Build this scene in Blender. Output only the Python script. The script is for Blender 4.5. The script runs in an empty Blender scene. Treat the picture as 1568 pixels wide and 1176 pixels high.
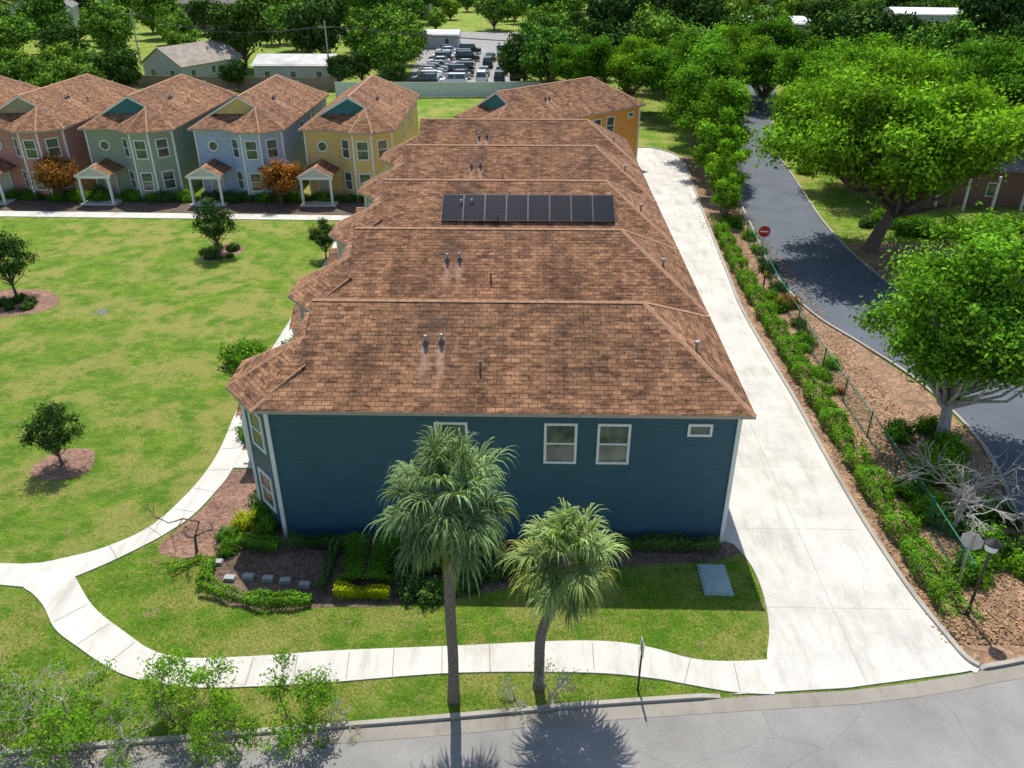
import bpy, bmesh, math, random
import numpy as np
from mathutils import Vector, Matrix
R=math.radians
scene=bpy.context.scene
random.seed(7)
# ------------------------------------------------------------------ camera / light
cam=bpy.data.cameras.new("camera"); camo=bpy.data.objects.new("camera",cam)
scene.collection.objects.link(camo); scene.camera=camo
cam.sensor_width=36; cam.lens=28.47; cam.clip_end=3000
camo.location=(0,0,22); camo.rotation_euler=(R(61),0,R(1.2))
w=bpy.data.worlds.new("World"); scene.world=w; w.use_nodes=True
nt=w.node_tree; bg=nt.nodes["Background"]; sky=nt.nodes.new("ShaderNodeTexSky")
sky.sky_type='NISHITA'; sky.sun_disc=False; sky.sun_elevation=R(60); sky.sun_rotation=R(-6)
nt.links.new(sky.outputs[0],bg.inputs[0]); bg.inputs[1].default_value=0.15
sl=bpy.data.lights.new("sun",'SUN'); sl.energy=5.0; sl.angle=R(0.5); sl.color=(1,0.95,0.86)
so=bpy.data.objects.new("sun",sl); scene.collection.objects.link(so)
el=R(61); az=R(-6)
sd=Vector((math.sin(az)*math.cos(el),math.cos(az)*math.cos(el),math.sin(el)))
so.rotation_euler=sd.to_track_quat('Z','Y').to_euler(); so.location=(0,0,60)
scene.view_settings.view_transform='Standard'; scene.view_settings.look='None'; scene.view_settings.exposure=0

# ------------------------------------------------------------------ material helpers
class NM:
    def __init__(s,name):
        s.m=bpy.data.materials.new(name); s.m.use_nodes=True; s.t=s.m.node_tree
        s.b=s.t.nodes["Principled BSDF"]; s.out=s.t.nodes["Material Output"]
    def n(s,typ,ins=None,**kw):
        x=s.t.nodes.new(typ)
        for k,v in kw.items(): setattr(x,k,v)
        if ins:
            for k,v in ins.items():
                if isinstance(v,bpy.types.NodeSocket): s.t.links.new(v,x.inputs[k])
                else: x.inputs[k].default_value=v
        return x
    def set(s,k,v):
        if isinstance(v,bpy.types.NodeSocket): s.t.links.new(v,s.b.inputs[k])
        else: s.b.inputs[k].default_value=v
    def coord(s,kind='Object'): return s.n("ShaderNodeTexCoord").outputs[kind]
    def noise(s,vec,scale,detail=4,rough=.6): return s.n("ShaderNodeTexNoise",{'Vector':vec,'Scale':scale,'Detail':detail,'Roughness':rough}).outputs[0]
    def ramp(s,fac,stops):
        r=s.n("ShaderNodeValToRGB",{'Fac':fac}); e=r.color_ramp.elements
        e[0].position=stops[0][0]; e[0].color=c4(stops[0][1]); e[1].position=stops[-1][0]; e[1].color=c4(stops[-1][1])
        for p,c in stops[1:-1]: x=e.new(p); x.color=c4(c)
        return r.outputs[0]
    def mix(s,f,a,b,mode='MIX'):
        x=s.n("ShaderNodeMix",data_type='RGBA',blend_type=mode)
        for i,v in ((0,f),(6,a),(7,b)):
            if isinstance(v,bpy.types.NodeSocket): s.t.links.new(v,x.inputs[i])
            else: x.inputs[i].default_value=v if i==0 else c4(v)
        return x.outputs[2]
    def math(s,op,a,b=0.0):
        x=s.n("ShaderNodeMath",operation=op)
        for i,v in enumerate((a,b)):
            if isinstance(v,bpy.types.NodeSocket): s.t.links.new(v,x.inputs[i])
            else: x.inputs[i].default_value=v
        return x.outputs[0]
    def bump(s,h,strength=.3,dist=.02):
        x=s.n("ShaderNodeBump",{'Height':h,'Strength':strength,'Distance':dist}); s.set('Normal',x.outputs[0])
def c4(c):
    if isinstance(c,(int,float)): return (c,c,c,1)
    return tuple(c)+(1,) if len(c)==3 else tuple(c)

def m_plain(name,c,rough=.6,metal=0,var=.15,scale=3):
    k=NM(name); v=k.coord(); n=k.noise(v,scale,5)
    col=k.ramp(n,[(.3,[x*(1-var) for x in c]),(.7,[min(1,x*(1+var)) for x in c])])
    k.set('Base Color',col); k.set('Roughness',rough); k.set('Metallic',metal); return k.m

def m_grass(name,g1,g2,dry,soil):
    k=NM(name); v=k.coord()
    a=k.noise(v,.7,7,.7); b=k.noise(v,9,4,.75); c=k.noise(v,.13,5,.6); d=k.noise(v,38,3,.75)
    base=k.mix(k.ramp(a,[(.40,0),(.58,1)]),g1,g2)
    e=k.noise(v,.35,9,.7)
    f1=k.ramp(k.math('ADD',k.math('MULTIPLY',e,.75),k.math('MULTIPLY',c,.35)),[(.53,0),(.61,1)])
    base=k.mix(k.math('MULTIPLY',f1,.8),base,dry)
    e2=k.noise(k.n("ShaderNodeMapping",{'Vector':v,'Scale':(.7,1.5,1)}).outputs[0],1.6,7,.75)
    base=k.mix(k.math('MULTIPLY',k.ramp(e2,[(.49,0),(.64,1)]),.6),base,dry)
    e3=k.noise(v,.9,8,.75)
    base=k.mix(k.math('MULTIPLY',k.ramp(e3,[(.575,0),(.67,1)]),.8),base,soil)
    tone=k.ramp(b,[(.3,.5),(.7,1.4)]); tone2=k.ramp(d,[(.3,.5),(.7,1.4)])
    base=k.mix(1.0,base,tone,'MULTIPLY'); base=k.mix(.9,base,tone2,'MULTIPLY')
    k.set('Base Color',base); k.set('Roughness',.9); k.set('Specular IOR Level',.1)
    k.bump(k.math('ADD',b,d),1.0,.08); return k.m
def m_mulch(name,c1,c2,c3,sc=9):
    k=NM(name); v=k.coord()
    vo=k.n("ShaderNodeTexVoronoi",{'Vector':v,'Scale':sc}); n=k.noise(v,.7,6,.7)
    r=k.ramp(k.n("ShaderNodeSeparateColor",{0:vo.outputs['Color']}).outputs[0],[(0,c1),(.5,c2),(1,c3)])
    r=k.mix(1.0,r,k.ramp(n,[(.3,.6),(.7,1.25)]),'MULTIPLY')
    r=k.mix(.9,r,k.ramp(k.noise(v,30,3,.8),[(.35,.4),(.65,1.4)]),'MULTIPLY')
    k.set('Base Color',r); k.set('Roughness',.95); k.bump(vo.outputs['Distance'],.9,.05); return k.m
def m_concrete(name,c,joint=None,x0=0,dirt=.25):
    k=NM(name); v=k.coord()
    n=k.noise(v,.5,7,.65); f=k.noise(v,18,4,.7); st=k.noise(k.n("ShaderNodeMapping",{'Vector':v,'Scale':(1.4,.25,1)}).outputs[0],1.0,5,.7)
    col=k.ramp(n,[(.3,[x*(1-dirt) for x in c]),(.62,c)])
    col=k.mix(1.0,col,k.ramp(st,[(.32,(.80,.78,.74)),(.5,(1.0,1,1))]),'MULTIPLY')
    sp=k.noise(v,.33,4,.6); col=k.mix(k.math('MULTIPLY',k.ramp(sp,[(.60,0),(.72,1)]),.4),col,(.36,.30,.22))
    col=k.mix(1.0,col,k.ramp(f,[(.3,.9),(.7,1.06)]),'MULTIPLY')
    if joint:
        s=k.n("ShaderNodeSeparateXYZ",{0:v})
        fy=k.math('LESS_THAN',k.math('FRACT',k.math('DIVIDE',k.math('ADD',s.outputs[1],.4),joint)),.035/joint)
        fx=k.math('LESS_THAN',k.math('ABSOLUTE',k.math('SUBTRACT',s.outputs[0],x0)),.018)
        j=k.math('MAXIMUM',fy,fx); col=k.mix(k.math('MULTIPLY',j,.5),col,(.25,.23,.2))
    k.set('Base Color',col); k.set('Roughness',.85); k.bump(f,.15,.01); return k.m
def m_asphalt(name,c,crack=.6):
    k=NM(name); v=k.coord(); n=k.noise(v,.35,7,.65); f=k.noise(v,40,3,.8)
    wv=k.mix(.25,v,k.n("ShaderNodeTexNoise",{'Vector':v,'Scale':.8,'Detail':5.}).outputs[1])
    cr=k.n("ShaderNodeTexVoronoi",{'Vector':wv,'Scale':.22},feature='DISTANCE_TO_EDGE').outputs['Distance']
    col=k.ramp(n,[(.3,[x*.75 for x in c]),(.7,[x*1.15 for x in c])])
    col=k.mix(1.0,col,k.ramp(f,[(.3,.75),(.7,1.25)]),'MULTIPLY')
    col=k.mix(k.ramp(cr,[(.0,crack*.7),(.004,0)]),col,[x*.45 for x in c])
    k.set('Base Color',col); k.set('Roughness',.85); k.bump(f,.3,.01); return k.m
def m_shingle():
    k=NM("shingle"); uv=k.coord('UV'); ob=k.coord('Object')
    rnd=k.math('MULTIPLY',k.n("ShaderNodeObjectInfo").outputs['Random'],60)
    off=k.n("ShaderNodeCombineXYZ",{0:rnd,1:rnd,2:rnd}).outputs[0]
    uvr=k.n("ShaderNodeVectorMath",{0:uv,1:off}).outputs[0]; obr=k.n("ShaderNodeVectorMath",{0:ob,1:off}).outputs[0]
    br=k.n("ShaderNodeTexBrick",{'Vector':uv,'Color1':c4((.42,.225,.125)),'Color2':c4((.215,.112,.063)),'Mortar':c4((.06,.033,.022)),
        'Scale':1.0,'Mortar Size':.014,'Mortar Smooth':.5,'Bias':-.05,'Brick Width':.34,'Row Height':.2})
    br.offset=.37
    col=br.outputs[0]
    n1=k.n("ShaderNodeMapping",{'Vector':uvr,'Scale':(1.5,5,1)}).outputs[0]
    col=k.mix(1.0,col,k.ramp(k.noise(n1,1.0,3,.8),[(.38,.45),(.5,.95),(.68,1.2)]),'MULTIPLY')
    col=k.mix(1.0,col,k.ramp(k.noise(obr,.3,5,.6),[(.3,(.70,.70,.72)),(.7,(1.18,1.14,1.1))]),'MULTIPLY')
    st=k.n("ShaderNodeMapping",{'Vector':uvr,'Scale':(1.3,.14,1)}).outputs[0]
    col=k.mix(.9,col,k.ramp(k.noise(st,1.0,4,.65),[(.3,.58),(.5,1.0),(.72,1.22)]),'MULTIPLY')
    col=k.mix(1.0,col,k.ramp(k.noise(uv,40,2,.8),[(.3,.75),(.7,1.25)]),'MULTIPLY')
    s=k.n("ShaderNodeSeparateXYZ",{0:ob}); wob=k.math('MULTIPLY',k.math('SUBTRACT',k.noise(obr,3,4,.7),.5),.5)
    def near(y0,wd):
        d=k.math('ABSOLUTE',k.math('SUBTRACT',k.math('ADD',s.outputs[1],wob),y0))
        return k.ramp(k.math('DIVIDE',d,wd),[(.0,1),(1.0,0)])
    run=k.math('MAXIMUM',near(6.0,.24),near(6.62,.24)); zone=k.ramp(k.math('DIVIDE',s.outputs[0],5.0),[(.37,0),(.40,1),(.55,.6),(.75,0)])
    col=k.mix(k.math('MULTIPLY',k.math('MULTIPLY',run,zone),.8),col,(.50,.34,.25))
    dk=k.math('MULTIPLY',near(6.2,1.1),k.ramp(k.math('DIVIDE',s.outputs[0],5.0),[(.05,0),(.16,1),(.3,.8),(.42,0)]))
    col=k.mix(k.math('MULTIPLY',dk,.55),col,(.07,.045,.035))
    k.set('Base Color',col); k.set('Roughness',.9); k.set('Specular IOR Level',.2)
    k.bump(br.outputs[1],-.6,.02); return k.m
def m_siding(name,c):
    k=NM(name); uv=k.coord('UV'); s=k.n("ShaderNodeSeparateXYZ",{0:uv}); fr=k.math('FRACT',k.math('DIVIDE',s.outputs[1],.19))
    n=k.noise(k.n("ShaderNodeMapping",{'Vector':uv,'Scale':(.6,3,1)}).outputs[0],1.5,5)
    col=k.ramp(n,[(.3,[x*.85 for x in c]),(.7,[x*1.12 for x in c])])
    col=k.mix(1.0,col,k.ramp(fr,[(0,.6),(.1,.95),(1,1.03)]),'MULTIPLY')  # shadow line under each lap painted into the siding colour
    k.set('Base Color',col); k.set('Roughness',.6); k.bump(fr,-.5,.02); return k.m
def m_glass():
    k=NM("window_glass"); v=k.coord(); n=k.noise(v,1.5,2); s=k.n("ShaderNodeSeparateXYZ",{0:v})
    sl_=k.ramp(k.math('FRACT',k.math('MULTIPLY',s.outputs[2],11)),[(0,.7),(.3,1.0)])
    k.set('Base Color',k.mix(1.0,k.ramp(n,[(.35,(.03,.045,.04)),(.65,(.13,.17,.14))]),sl_,'MULTIPLY')); k.set('Roughness',.08); k.set('Specular IOR Level',.8); return k.m
def m_leaf(name,c,trans=.35):
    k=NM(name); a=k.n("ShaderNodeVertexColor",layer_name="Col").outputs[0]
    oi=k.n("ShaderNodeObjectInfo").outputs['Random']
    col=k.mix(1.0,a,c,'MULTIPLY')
    col=k.mix(1.0,col,k.ramp(oi,[(0,(.66,.78,.75)),(.35,(.95,.95,.9)),(.7,(1.0,1.05,.9)),(1,(1.3,1.15,.9))]),'MULTIPLY')
    d=k.n("ShaderNodeBsdfDiffuse",{'Color':col}); tcol=k.mix(1.0,col,(1.2,1.3,.5),'MULTIPLY')
    if trans>0:
        t=k.n("ShaderNodeBsdfTranslucent",{'Color':tcol})
        m1=k.n("ShaderNodeMixShader",{0:trans,1:d.outputs[0],2:t.outputs[0]}).outputs[0]
    else: m1=d.outputs[0]
    k.t.links.new(m1,k.out.inputs[0]); return k.m
def m_bark(name,c):
    k=NM(name); v=k.coord(); n=k.noise(k.n("ShaderNodeMapping",{'Vector':v,'Scale':(6,6,2)}).outputs[0],2,5,.7)
    k.set('Base Color',k.ramp(n,[(.3,[x*.5 for x in c]),(.7,[x*1.3 for x in c])])); k.set('Roughness',.95); k.bump(n,.6,.03); return k.m
def m_palmtrunk():
    k=NM("palm_bark"); v=k.coord(); s=k.n("ShaderNodeSeparateXYZ",{0:v})
    rg=k.math('FRACT',k.math('MULTIPLY',k.math('ADD',s.outputs[2],k.math('MULTIPLY',k.noise(v,2,2),.15)),9))
    n=k.noise(v,12,4)
    c=k.mix(1.0,k.ramp(n,[(.3,(.12,.095,.075)),(.7,(.30,.25,.20))]),k.ramp(rg,[(0,.5),(.25,1)]),'MULTIPLY')
    k.set('Base Color',c); k.set('Roughness',.95); k.bump(rg,.5,.02); return k.m
def m_fence():
    k=NM("green_chain_link"); tr=k.n("ShaderNodeBsdfTransparent"); uv=k.coord('UV'); s=k.n("ShaderNodeSeparateXYZ",{0:uv})
    a=k.math('LESS_THAN',k.math('FRACT',k.math('MULTIPLY',k.math('ADD',s.outputs[0],s.outputs[1]),12)),.12)
    b=k.math('LESS_THAN',k.math('FRACT',k.math('MULTIPLY',k.math('SUBTRACT',s.outputs[0],s.outputs[1]),12)),.12)
    k.set('Base Color',c4((.02,.13,.09)))
    m=k.n("ShaderNodeMixShader",{0:k.math('MAXIMUM',a,b),1:tr.outputs[0],2:k.b.outputs[0]}); k.t.links.new(m.outputs[0],k.out.inputs[0]); return k.m
def m_solar():
    k=NM("solar_cells"); uv=k.coord('UV')
    br=k.n("ShaderNodeTexBrick",{'Vector':uv,'Color1':c4((.008,.009,.014)),'Color2':c4((.011,.012,.018)),'Mortar':c4((.03,.03,.035)),'Scale':1.0,'Mortar Size':.004,'Brick Width':.155,'Row Height':.155}); br.offset=0
    k.set('Base Color',br.outputs[0]); k.set('Roughness',.12); return k.m

M={}
M['lawn']=m_grass("lawn_grass",(.125,.27,.022),(.225,.375,.036),(.42,.40,.115),(.44,.33,.165))
M['mulch_red']=m_mulch("red_mulch",(.27,.15,.105),(.38,.22,.16),(.17,.095,.065))
M['mulch_dark']=m_mulch("dark_mulch",(.14,.095,.065),(.22,.15,.105),(.08,.055,.04))
M['litter']=m_mulch("leaf_litter",(.46,.29,.18),(.34,.20,.12),(.22,.15,.09),7)
M['drive']=m_concrete("driveway_concrete",(.65,.63,.58),4.6,11.5)
M['walk']=m_concrete("walk_concrete",(.64,.62,.57),dirt=.15)
M['kerb']=m_concrete("kerb_concrete",(.42,.39,.34))
M['gutter']=m_concrete("gutter_concrete",(.32,.29,.25))
M['joint']=m_plain("joint",(.22,.2,.17))
M['street']=m_asphalt("street_asphalt",(.27,.26,.245),.5)
M['asphalt']=m_asphalt("dark_asphalt",(.10,.12,.145),0)
M['lot']=m_asphalt("lot_asphalt",(.29,.28,.27),0)
M['shingle']=m_shingle()
M['cap']=m_plain("ridge_cap",(.44,.245,.145),.9,0,.3,6)
M['white']=m_plain("white_trim",(.78,.78,.76),.5,0,.04)
M['glass']=m_glass(); M['soffit']=m_plain("soffit",(.6,.57,.5))
M['fascia']=m_plain("fascia_tan",(.42,.36,.30),.6)
M['metal']=m_plain("galv_metal",(.35,.35,.35),.4,.7); M['black']=m_plain("black_paint",(.02,.02,.02),.4)
M['boot']=m_plain("lead_boot",(.12,.11,.11))
M['solar']=m_solar(); M['sframe']=m_plain("panel_frame",(.03,.03,.035),.3,.5)
M['bark']=m_bark("bark",(.18,.14,.105)); M['barkgrey']=m_bark("grey_bark",(.50,.47,.43)); M['palmbark']=m_palmtrunk()
M['leaf']=m_leaf("leaf_green",(.145,.30,.03),.3); M['leafb']=m_leaf("leaf_bright",(.20,.38,.035),.35)
M['leafo']=m_leaf("leaf_oak",(.165,.34,.032),.3)
M['leafd']=m_leaf("leaf_dark",(.08,.15,.035),0); M['leafr']=m_leaf("leaf_red",(.38,.17,.05),.3)
M['leafm']=m_leaf("leaf_mid",(.145,.27,.04),0); M['leafbm']=m_leaf("leaf_brightmid",(.22,.37,.055),0)
M['leafy']=m_leaf("leaf_yellow",(.38,.43,.02),.3); M['palm']=m_leaf("palm_leaf",(.26,.335,.15),.22)
M['chain']=m_fence(); M['green']=m_plain("green_paint",(.02,.18,.12),.5)
M['red']=m_plain("red_paint",(.5,.02,.02),.4); M['yellow']=m_plain("yellow_paint",(.55,.4,.03),.5)
M['signback']=m_plain("aluminium",(.45,.45,.45),.4,.3)
M['garage']=m_plain("garage_door",(.6,.58,.52),.5); M['door']=m_plain("front_door",(.55,.5,.42),.5)
M['fencew']=m_plain("vinyl_white",(.62,.68,.7),.5); M['fencewood']=m_plain("fence_wood",(.25,.2,.16),.9)
M['padc']=m_plain("pad_cover",(.32,.42,.42),.7); M['util']=m_plain("utility_plastic",(.32,.33,.31),.6)
M['metalroof']=m_plain("metal_roof",(.45,.45,.43),.5,0,.25,.5)
k=NM("red_brick"); br=k.n("ShaderNodeTexBrick",{'Vector':k.coord('UV'),'Color1':c4((.25,.07,.05)),'Color2':c4((.18,.05,.035)),'Mortar':c4((.3,.27,.24)),'Scale':1.,'Mortar Size':.01,'Brick Width':.22,'Row Height':.08}); k.set('Base Color',br.outputs[0]); k.set('Roughness',.9); M['brickw']=k.m

# ------------------------------------------------------------------ mesh builder
class MB:
    def __init__(s): s.v=[];s.f=[];s.m=[]
    def face(s,pts,mat=0):
        b=len(s.v); s.v+= [tuple(p) for p in pts]; s.f.append(tuple(range(b,b+len(pts)))); s.m.append(mat)
    def ob(s,c,r,u,n,hr,hu,n0,n1,mat=0):
        c=Vector(c);r=Vector(r);u=Vector(u);n=Vector(n)
        P=lambda a,b,d: c+r*a*hr+u*b*hu+n*d
        q=[P(-1,-1,n0),P(1,-1,n0),P(1,1,n0),P(-1,1,n0),P(-1,-1,n1),P(1,-1,n1),P(1,1,n1),P(-1,1,n1)]
        b=len(s.v); s.v+=[tuple(x) for x in q]
        for f in ((3,2,1,0),(4,5,6,7),(0,1,5,4),(1,2,6,5),(2,3,7,6),(3,0,4,7)): s.f.append(tuple(b+i for i in f)); s.m.append(mat)
    def box(s,x0,x1,y0,y1,z0,z1,mat=0):
        s.ob(((x0+x1)/2,(y0+y1)/2,0),(1,0,0),(0,1,0),(0,0,1),(x1-x0)/2,(y1-y0)/2,z0,z1,mat)
    def tube(s,pts,rad,n=7,mat=0,capend=True):
        pts=[Vector(p) for p in pts]; b=len(s.v)
        for i,p in enumerate(pts):
            d=(pts[min(i+1,len(pts)-1)]-pts[max(i-1,0)]).normalized()
            a=d.cross(Vector((0,0,1)) if abs(d.z)<.9 else Vector((1,0,0))).normalized(); c=d.cross(a)
            for j in range(n):
                t=2*math.pi*j/n; s.v.append(tuple(p+(a*math.cos(t)+c*math.sin(t))*rad[i]))
        for i in range(len(pts)-1):
            for j in range(n):
                s.f.append((b+i*n+j,b+i*n+(j+1)%n,b+(i+1)*n+(j+1)%n,b+(i+1)*n+j)); s.m.append(mat)
        if capend:
            e=b+(len(pts)-1)*n; s.f.append(tuple(e+j for j in range(n))); s.m.append(mat)
    def mesh(s,name,mats,uv=True):
        me=bpy.data.meshes.new(name); me.from_pydata(s.v,[],s.f)
        for m in mats: me.materials.append(m)
        me.polygons.foreach_set('material_index',s.m)
        if uv:
            ul=me.uv_layers.new(name="UVMap"); up=Vector((0,0,1))
            for p in me.polygons:
                n=p.normal
                if n.length<.5: continue
                h=up.cross(n)
                h=h.normalized() if h.length>.05 else Vector((1,0,0))
                vv=n.cross(h)
                for li in p.loop_indices:
                    co=me.vertices[me.loops[li].vertex_index].co; ul.data[li].uv=(co.dot(h),co.dot(vv))
        me.update(); return me
def link(o,parent=None):
    scene.collection.objects.link(o)
    if parent: o.parent=parent
    return o
def obj(name,me,loc=(0,0,0),rz=0,sc=1,parent=None):
    o=bpy.data.objects.new(name,me); o.location=loc; o.rotation_euler=(0,0,rz)
    o.scale=(sc,sc,sc) if not isinstance(sc,(tuple,list)) else sc
    return link(o,parent)
def empty(name,loc=(0,0,0),rz=0):
    o=bpy.data.objects.new(name,None); o.location=loc; o.rotation_euler=(0,0,rz); return link(o)
def smooth(pts,k=5):
    out=[]; n=len(pts)
    for i in range(n-1):
        p0=pts[max(i-1,0)];p1=pts[i];p2=pts[i+1];p3=pts[min(i+2,n-1)]
        for j in range(k):
            t=j/k; out.append(tuple(.5*((2*p1[a])+(-p0[a]+p2[a])*t+(2*p0[a]-5*p1[a]+4*p2[a]-p3[a])*t*t+(-p0[a]+3*p1[a]-3*p2[a]+p3[a])*t**3) for a in (0,1)))
    out.append(tuple(pts[-1])); return out
def slab(name,pts,z,mat,depth=.1):
    me=bpy.data.meshes.new(name); bm=bmesh.new()
    vs=[bm.verts.new((p[0],p[1],z)) for p in pts]; f=bm.faces.new(vs); f.normal_update()
    if f.normal.z<0: f.normal_flip()
    lo=[bm.verts.new((p[0],p[1],z-depth)) for p in pts]; n=len(pts)
    for i in range(n): bm.faces.new((vs[i],vs[(i+1)%n],lo[(i+1)%n],lo[i]))
    bmesh.ops.triangulate(bm,faces=[f]); bm.to_mesh(me); bm.free(); me.materials.append(mat)
    return obj(name,me)
def offs(path,d):
    out=[]
    for i,p in enumerate(path):
        a=path[max(i-1,0)];b=path[min(i+1,len(path)-1)]; dx,dy=b[0]-a[0],b[1]-a[1]; l=math.hypot(dx,dy) or 1
        out.append((p[0]-dy/l*d,p[1]+dx/l*d))
    return out
def ribbon(name,path,w0,w1,z0,z1,mat,taper=None):
    """taper='end'/'start': top drops to z0 over the last span (dropped kerb)"""
    A=offs(path,w0);B=offs(path,w1); mb=MB(); n=len(path)
    Z=[z1]*n
    if taper=='end': Z[-1]=z0+.03
    if taper=='start': Z[0]=z0+.03
    for i in range(n-1):
        a,b,c,d=A[i],A[i+1],B[i+1],B[i]
        mb.face([(*a,Z[i]),(*b,Z[i+1]),(*c,Z[i+1]),(*d,Z[i])]); mb.face([(*a,z0),(*b,z0),(*b,Z[i+1]),(*a,Z[i])]); mb.face([(*d,Z[i]),(*c,Z[i+1]),(*c,z0),(*d,z0)])
    return obj(name,mb.mesh(name,[mat]))

# ------------------------------------------------------------------ ground, walks, roads
mb=MB(); mb.face([(-1500,-300,0),(1500,-300,0),(1500,2500,0),(-1500,2500,0)]); obj("ground",mb.mesh("ground",[M['lawn']]))
out=smooth([(-16.4,69),(-15.6,58.9),(-15.5,46.5),(-15.5,41.6),(-15.3,36.4),(-15,33.3),(-14.95,31.3),(-15.2,29.2),(-15.8,27.1),(-16.7,25.9),(-18.3,24.9),(-21,24.4),(-30,25.5)])
lowb=smooth([(-30,24.2),(-20.3,23.2),(-19.2,23),(-18.1,22.2),(-17,21),(-15.8,20.2),(-14.1,19.2),(-12.6,18.7),(-10.9,18.5),(-8.8,18.6),(-6.6,18.8),(-2.3,19.3),(2.2,19.4),(4.4,19.2),(5.4,19),(6.9,18.7),(8.3,18.62)])
lowt=smooth([(8.45,20.1),(7,20),(5.8,20.1),(4.5,20.55),(3.2,20.8),(1.3,20.8),(-2.4,20.5),(-6.5,20.2),(-9.2,19.9),(-11.6,19.75),(-13,20.05),(-14.4,20.9),(-16.1,22.1),(-17.6,23.7)])
inn=smooth([(-17.6,23.7),(-16.6,24.6),(-15.6,25.7),(-15,26.5),(-14.4,27.6),(-14,29.3),(-13.8,31),(-14,34.8),(-14.3,38.5),(-14.4,45.1),(-14.4,58),(-15,69)])
slab("footpath",out+lowb+lowt+inn[1:],.05,M['walk'])
slab("footpath",[(-14.1,32.7),(-12.9,32.7),(-12.9,31.2),(-14.05,31.2)],.046,M['walk'])
slab("footpath",[(-70,71.6),(-16.3,70.4),(-12,70.2),(-12,68.9),(-16.3,69),(-70,69.9)],.054,M['walk'])
jm=MB()
def joints(path,step,half,z=.055):
    path=smooth(path,8); acc=0
    for a,b in zip(path[:-1],path[1:]):
        l=math.hypot(b[0]-a[0],b[1]-a[1]); acc+=l
        if acc>step:
            acc=0; t=Vector((b[0]-a[0],b[1]-a[1],0)).normalized(); n=Vector((-t.y,t.x,0)); c=Vector((*b,z))
            jm.face([c-n*half-t*.014,c+n*half-t*.014,c+n*half+t*.014,c-n*half+t*.014])
joints([(-15,60),(-14.9,40),(-14.8,35),(-14.4,31),(-14.6,29.2),(-15.1,27.2),(-16.15,25.8),(-17.8,24.4)],1.5,.5)
joints([(-18,22.9),(-16.6,21.6),(-15.1,20.5),(-13.5,19.6),(-12,19.15),(-9,19.25),(-6.5,19.5),(-2.3,19.9),(2,20.1),(4.5,19.9),(6.2,19.4),(8,19.3)],1.5,.6)
joints([(-70,70.7),(-16.3,69.7)],2,.6,.059)
obj("footpath_joints",jm.mesh("joints",[M['joint']]))
drvR=[(15.6,19.85),(15.25,20.3),(15,21.5),(14.65,23.8),(14.4,27.8),(14.35,32.7),(14.4,38.4),(14.3,43.9),(14.3,50.8),(14.7,56.8),(15.4,67.5),(16.1,77.5),(16.9,88.8),(16.6,93.9),(14.6,97.1),(13,97.4),(8,97)]
sR=smooth(drvR)
dl=[(8,90),(11.5,89.5),(10.5,84),(8.8,76),(8.1,72),(8.1,26.5)]+smooth([(8.6,26.2),(9,25),(9.1,23.5),(8.9,21.7),(8.5,20.4),(8.1,19.1),(6.9,18.6)])
slab("driveway",sR+dl+[(10.8,18.95),(14.9,19.68)],.04,M['drive'])
ribbon("driveway_kerb",sR,-.18,0.0,0,.14,M['kerb'],'start')
ribbon("driveway_gutter",sR,0.0,.3,.03,.046,M['walk'])
kp=smooth([(-60,9),(-40,12.5),(-20,15.3),(-10,16.55),(-3.4,17.3),(-.2,17.7),(2.1,18),(6.5,18.45)])
kp2=smooth([(15.65,19.8),(17.2,20.15),(22,21.4),(30,23.5)])
full=kp+[(8,18.6),(10.8,18.85),(13,19.2),(14.9,19.6)]+kp2
ribbon("street_kerb",kp,0,.16,0,.13,M['kerb'],'end'); ribbon("street_kerb",kp2,0,.16,0,.13,M['kerb'],'start')
ribbon("street_gutter",full,-.55,0,0,.02,M['gutter'])
slab("street",full+[(60,32),(60,0),(-60,0)],.010,M['street'],.02)
slab("leaf_litter_ground",offs(sR[4:70],-.17)+[(17,93),(22,93)]+[(20.2,77.5),(19.1,67.6),(18.2,56.9),(18.8,49.8),(20.5,44.9),(22,40),(22.4,34),(21.3,28.8),(20.4,25),(20,21.1),(17.2,20.35),(15.8,20)],.006,M['litter'],.02)
stL=smooth([(30,118),(26.5,106),(24.3,96.6),(20.2,77.5),(19.1,67.6),(18.2,56.9),(18.8,49.8),(20.5,44.9),(22,40),(22.4,34),(21.3,28.8),(20.4,25),(20,20.6)])
stR=smooth([(30,20),(30,40),(27.3,48),(25.8,58.4),(25.9,69.5),(27.6,85),(28.7,96),(31,106),(34,118)])
slab("side_street",smooth([(40,170),(34,130),(30,118)])[:-1]+stL+stR+smooth([(34,118),(39,135),(46,170)])[1:],.014,M['asphalt'],.02)
ribbon("side_street_kerb",stL,-.0,.16,0,.13,M['kerb']); ribbon("side_street_kerb",stR,0,.16,0,.13,M['kerb'])
slab("leaf_litter_ground",[(30.2,20),(30.2,40),(27.5,48),(26,58.4),(26,64),(34,64),(60,70),(60,20)],.005,M['litter'],.02)
slab("mulch_bed",smooth([(-14,31),(-12.4,31),(-11.6,29),(-10.6,26.9),(-12.6,25.0),(-14.7,25.1),(-15.0,25.9),(-14.3,27.6),(-13.95,29.3),(-14,31)],4),.012,M['mulch_red'],.02)
slab("mulch_bed",smooth([(-12.6,25.4),(-12.7,24),(-11.7,22.6),(-9.8,22.1),(-7.4,22.3),(-5,22.4),(-2.8,22.8),(-1.1,23.3),(1.4,24.2),(4.6,24.9),(8.0,25.3),(8,27),(-11,27),(-12.6,25.4)],4),.008,M['mulch_dark'],.02)
slab("mulch_bed",[(-62,71.7),(-12,70.5),(-12,76.6),(-62,76.8)],.006,M['mulch_dark'],.02)
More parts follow.
